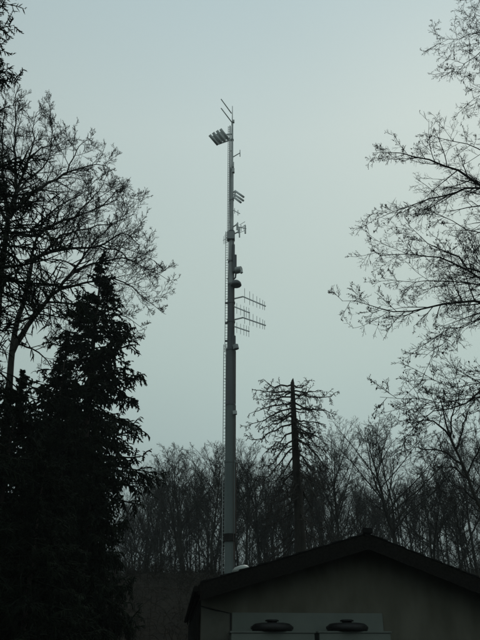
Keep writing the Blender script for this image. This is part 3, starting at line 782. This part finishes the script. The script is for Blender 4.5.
for k, q in enumerate(GS):
    dv = rs2.choice([-1, 1])*(.5+rs2.random()*.9)
    gl.append((Pn([(x, y, SY+dv*i) for i, (x, y) in enumerate(q)]), .052, .012))
for k in range(36):       # limbs pointing towards and away from the camera
    y = 390+k*4.2; a_ = rs2.random()*6.28; L_ = .8+.032*k+rs2.random()*.6
    o_ = np.array(P(292.6+(y-385)*.055, y, SY)); dd = np.array([math.cos(a_), math.sin(a_), -.25-.012*k])
    gl.append((np.array([o_, o_+dd*L_*.6, o_+dd*L_+[0, 0, .25]]), .036, .012))
limbs_tree(snag, gl, 14, 1, .0095, SY, M['snag'], (.8, 1), (3.8, 4, 3, 1), trop=-.35)

# ------------------------------------------------------------------ spruces
def spruce_meshes(seed, H, R, nb, prof=None, jit=.5, needles=0, shape=.8, bare=.03, droop=-.55, n2=14, n3=9, tw=.028, hang=1., ndl=1.7):
    rng = np.random.default_rng(seed)
    t = bare+(1-bare)*(np.arange(nb)+rng.random(nb))/nb
    t = t**.92; z = t*H
    az = rng.random(nb)*6.283+np.arange(nb)*2.4
    L = R*np.interp(t, [0, .1, .35, 1], [.75, .95, 1, .045])**shape*(.72+.5*rng.random(nb))
    if prof: L = np.interp(t, *prof)*(1.04-jit*rng.random(nb)**1.5)
    el = np.radians(np.interp(t, [0, .5, .9, 1], [-22, -8, 20, 55])+rng.normal(size=nb)*7)
    d = np.stack([np.cos(az)*np.cos(el), np.sin(az)*np.cos(el), np.sin(el)], 1)
    st = np.stack([np.zeros(nb), np.zeros(nb), z], 1)
    b1 = grow(rng, st, d, L, .012+.014*L, .008, 9, .10, .2, droop*.9, trop_end=.5)
    b2 = spawn(rng, *b1, n2, .10, 1., (45, 75), .36, .35, .6, 5, .008, .12, .3, -.9*hang, flat=.6, taper=.4)
    b3 = spawn(rng, *b2, n3, .05, 1., (35, 70), .42, .4, .8, 4, .006, .12, .4, -1.2*hang, taper=.4)
    # needle covered shoots: spindles
    def fuzz(b, r):
        p, q = b; n = p.shape[1]; prof = np.interp(np.linspace(0, 1, n), [0, .2, .75, 1], [.6, 1, .8, .08])
        return p, np.broadcast_to(prof[None]*r, q.shape)*(.75+.5*rng.random((len(p), 1)))
    s2 = fuzz(b2, tw*1.05); s3 = fuzz(b3, tw)
    e1 = (b1[0][:, 4:], fuzz((b1[0][:, 4:], b1[1][:, 4:]), tw*1.4)[1])
    vs, fs = zip(*[tubes(*b1, 4), tubes(*s2, 3), tubes(*s3, 3), tubes(*e1, 3)])
    vs, fs = list(vs), list(fs)
    if needles:
        src = np.concatenate([s3[0], s2[0][:, 1:]], 0)
        B, n, _ = src.shape
        tt = rng.random((B, needles))*(n-1.001); i = tt.astype(int); f = (tt-i)[..., None]; bi = np.arange(B)[:, None]
        p = src[bi, i]*(1-f)+src[bi, i+1]*f; T = norm(src[bi, i+1]-src[bi, i])
        Rr = norm(rng.normal(size=p.shape)); Rr = norm(Rr-T*(Rr*T).sum(-1, keepdims=True))
        tip = p+(T*.6+Rr)*(tw*ndl); W = np.cross(T, Rr)*.006
        tv = np.stack([p-W+T*-.004, p+W, tip], 2).reshape(-1, 3)
        vs.append(tv); fs.append(np.arange(len(tv)).reshape(-1, 3))
    crown = mesh_np('crown', vs, fs); crown.materials.append(M['spruce'])
    tz = np.linspace(-.3, H, 24); tp_ = np.stack([np.sin(tz*.3)*.04, np.cos(tz*.23)*.04, tz], 1)
    V, F = tubes(tp_[None], np.interp(tz, [-.3, 0, 1, H], [H*.017, H*.014, H*.012, .012])[None], 12)
    trunk = mesh_np('trunk', [V], [F]); trunk.materials.append(M['spruce_bark'])
    return trunk, crown
def put_spruce(ms, Hm, px, ytop, Y, lab, wd=1., rot=0., name='spruce_tree'):
    ap = P(px, ytop, Y); g = float(ground_z(ap.x, Y)); s_ = (ap.z-g)/Hm
    t = thing(name, (ap.x, Y, g), lab, 'tree', 'spruces at the left'); t.rotation_euler = (0, 0, rot); t.scale = (s_*wd, s_*wd, s_)
    link('trunk', ms[0], None, t); link('crown', ms[1], None, t, kind='stuff')
    return t
SA = spruce_meshes(31, 19, 3.3, 250, prof=([0, .36, .43, .5, .62, .8, .93, 1], [1.5, 1.6, 2.6, 2.7, 2.25, 1.3, .5, .1]), jit=.45, needles=4, ndl=1.8, n2=15, n3=9, tw=.026)
SC = spruce_meshes(33, 10, 3.0, 170, prof=([0, .25, .6, .85, 1], [2.9, 3.0, 2.0, .9, .1]), jit=.4, n2=16, n3=10, tw=.022, needles=3, ndl=2.0)
SB = spruce_meshes(32, 21, 4.3, 260, prof=([0, .30, .335, .40, .43, .5, .55, .6, .72, .83, 1], [5.0, 4.5, 2.9, 2.8, 4.7, 4.9, 3.5, 3.1, 2.15, 1.9, .12]), jit=.35, needles=9, shape=.8, n2=18, n3=10, tw=.015, droop=-.4, hang=.4, ndl=2.3)
put_spruce(SA, 19, 104, 253, 28, 'tall pointed spruce with drooping ragged boughs standing left of the mast', 1.22)
put_spruce(SB, 21, -22, -42, 14, 'nearest dark spruce cut by the left edge of the photo', 1.0, 1.3)
put_spruce(SA, 19, 67, 335, 26, 'shorter dark spruce between the tall pointed spruce and the left edge', 1.1, 2.1)
put_spruce(SC, 10, 22, 372, 22, 'low dark spruce filling the lower left in front of the bare trunk', 1.1, 4.0)
put_spruce(SC, 10, -18, 362, 24, 'dark spruce partly cut by the left edge below the nearest boughs', 1.25, 5.2)
put_spruce(SC, 10, 98, 420, 23, 'lowest bushy spruce at the foot of the tall pointed spruce', .80, .7)
put_spruce(SC, 10, 48, 445, 18, 'dark bushy young spruce nearest the ground at the lower left', 1.1, 3.3)
put_spruce(SC, 10, 70, 400, 25, 'broad dark spruce close against the left flank of the tall pointed spruce', .85, 1.9)

# ------------------------------------------------------------------ undergrowth on the bank
ru = np.random.default_rng(8)
n = 9000
ux = ru.uniform(-34, 34, n); uy = ru.uniform(20, 78, n)
ux = np.concatenate([ux, ru.uniform(-34, 30, 3500)]); uy = np.concatenate([uy, ru.uniform(58, 84, 3500)])
# keep the stems clear of the house
keep = ~((ux > -2) & (ux < 9) & (uy < 27))
ux, uy = ux[keep], uy[keep]; n = len(ux)
st = np.stack([ux, uy, ground_z(ux, uy)-.05], 1)
d = norm(np.stack([ru.normal(size=n)*.6, ru.normal(size=n)*.6, np.ones(n)], 1))
b1 = grow(ru, st, d, .5+1.3*ru.random(n)+np.clip((uy-56)/12, 0, 1)*1.5*ru.random(n)**2*(.5+.5*np.sin(ux*.5)+.4*np.sin(ux*1.7)), np.full(n, .014), .006, 6, .25, 1.2, -.9)
b2 = spawn(ru, *b1, 4, .2, 1., (30, 80), .5, .4, .8, 4, .008, .3, .8, -.2)
vs, fs = zip(*[tubes(*b1, 3), tubes(*b2, 3)])
link('undergrowth', mesh_np('undergrowth', list(vs), list(fs)), M['bramble'], kind='stuff')
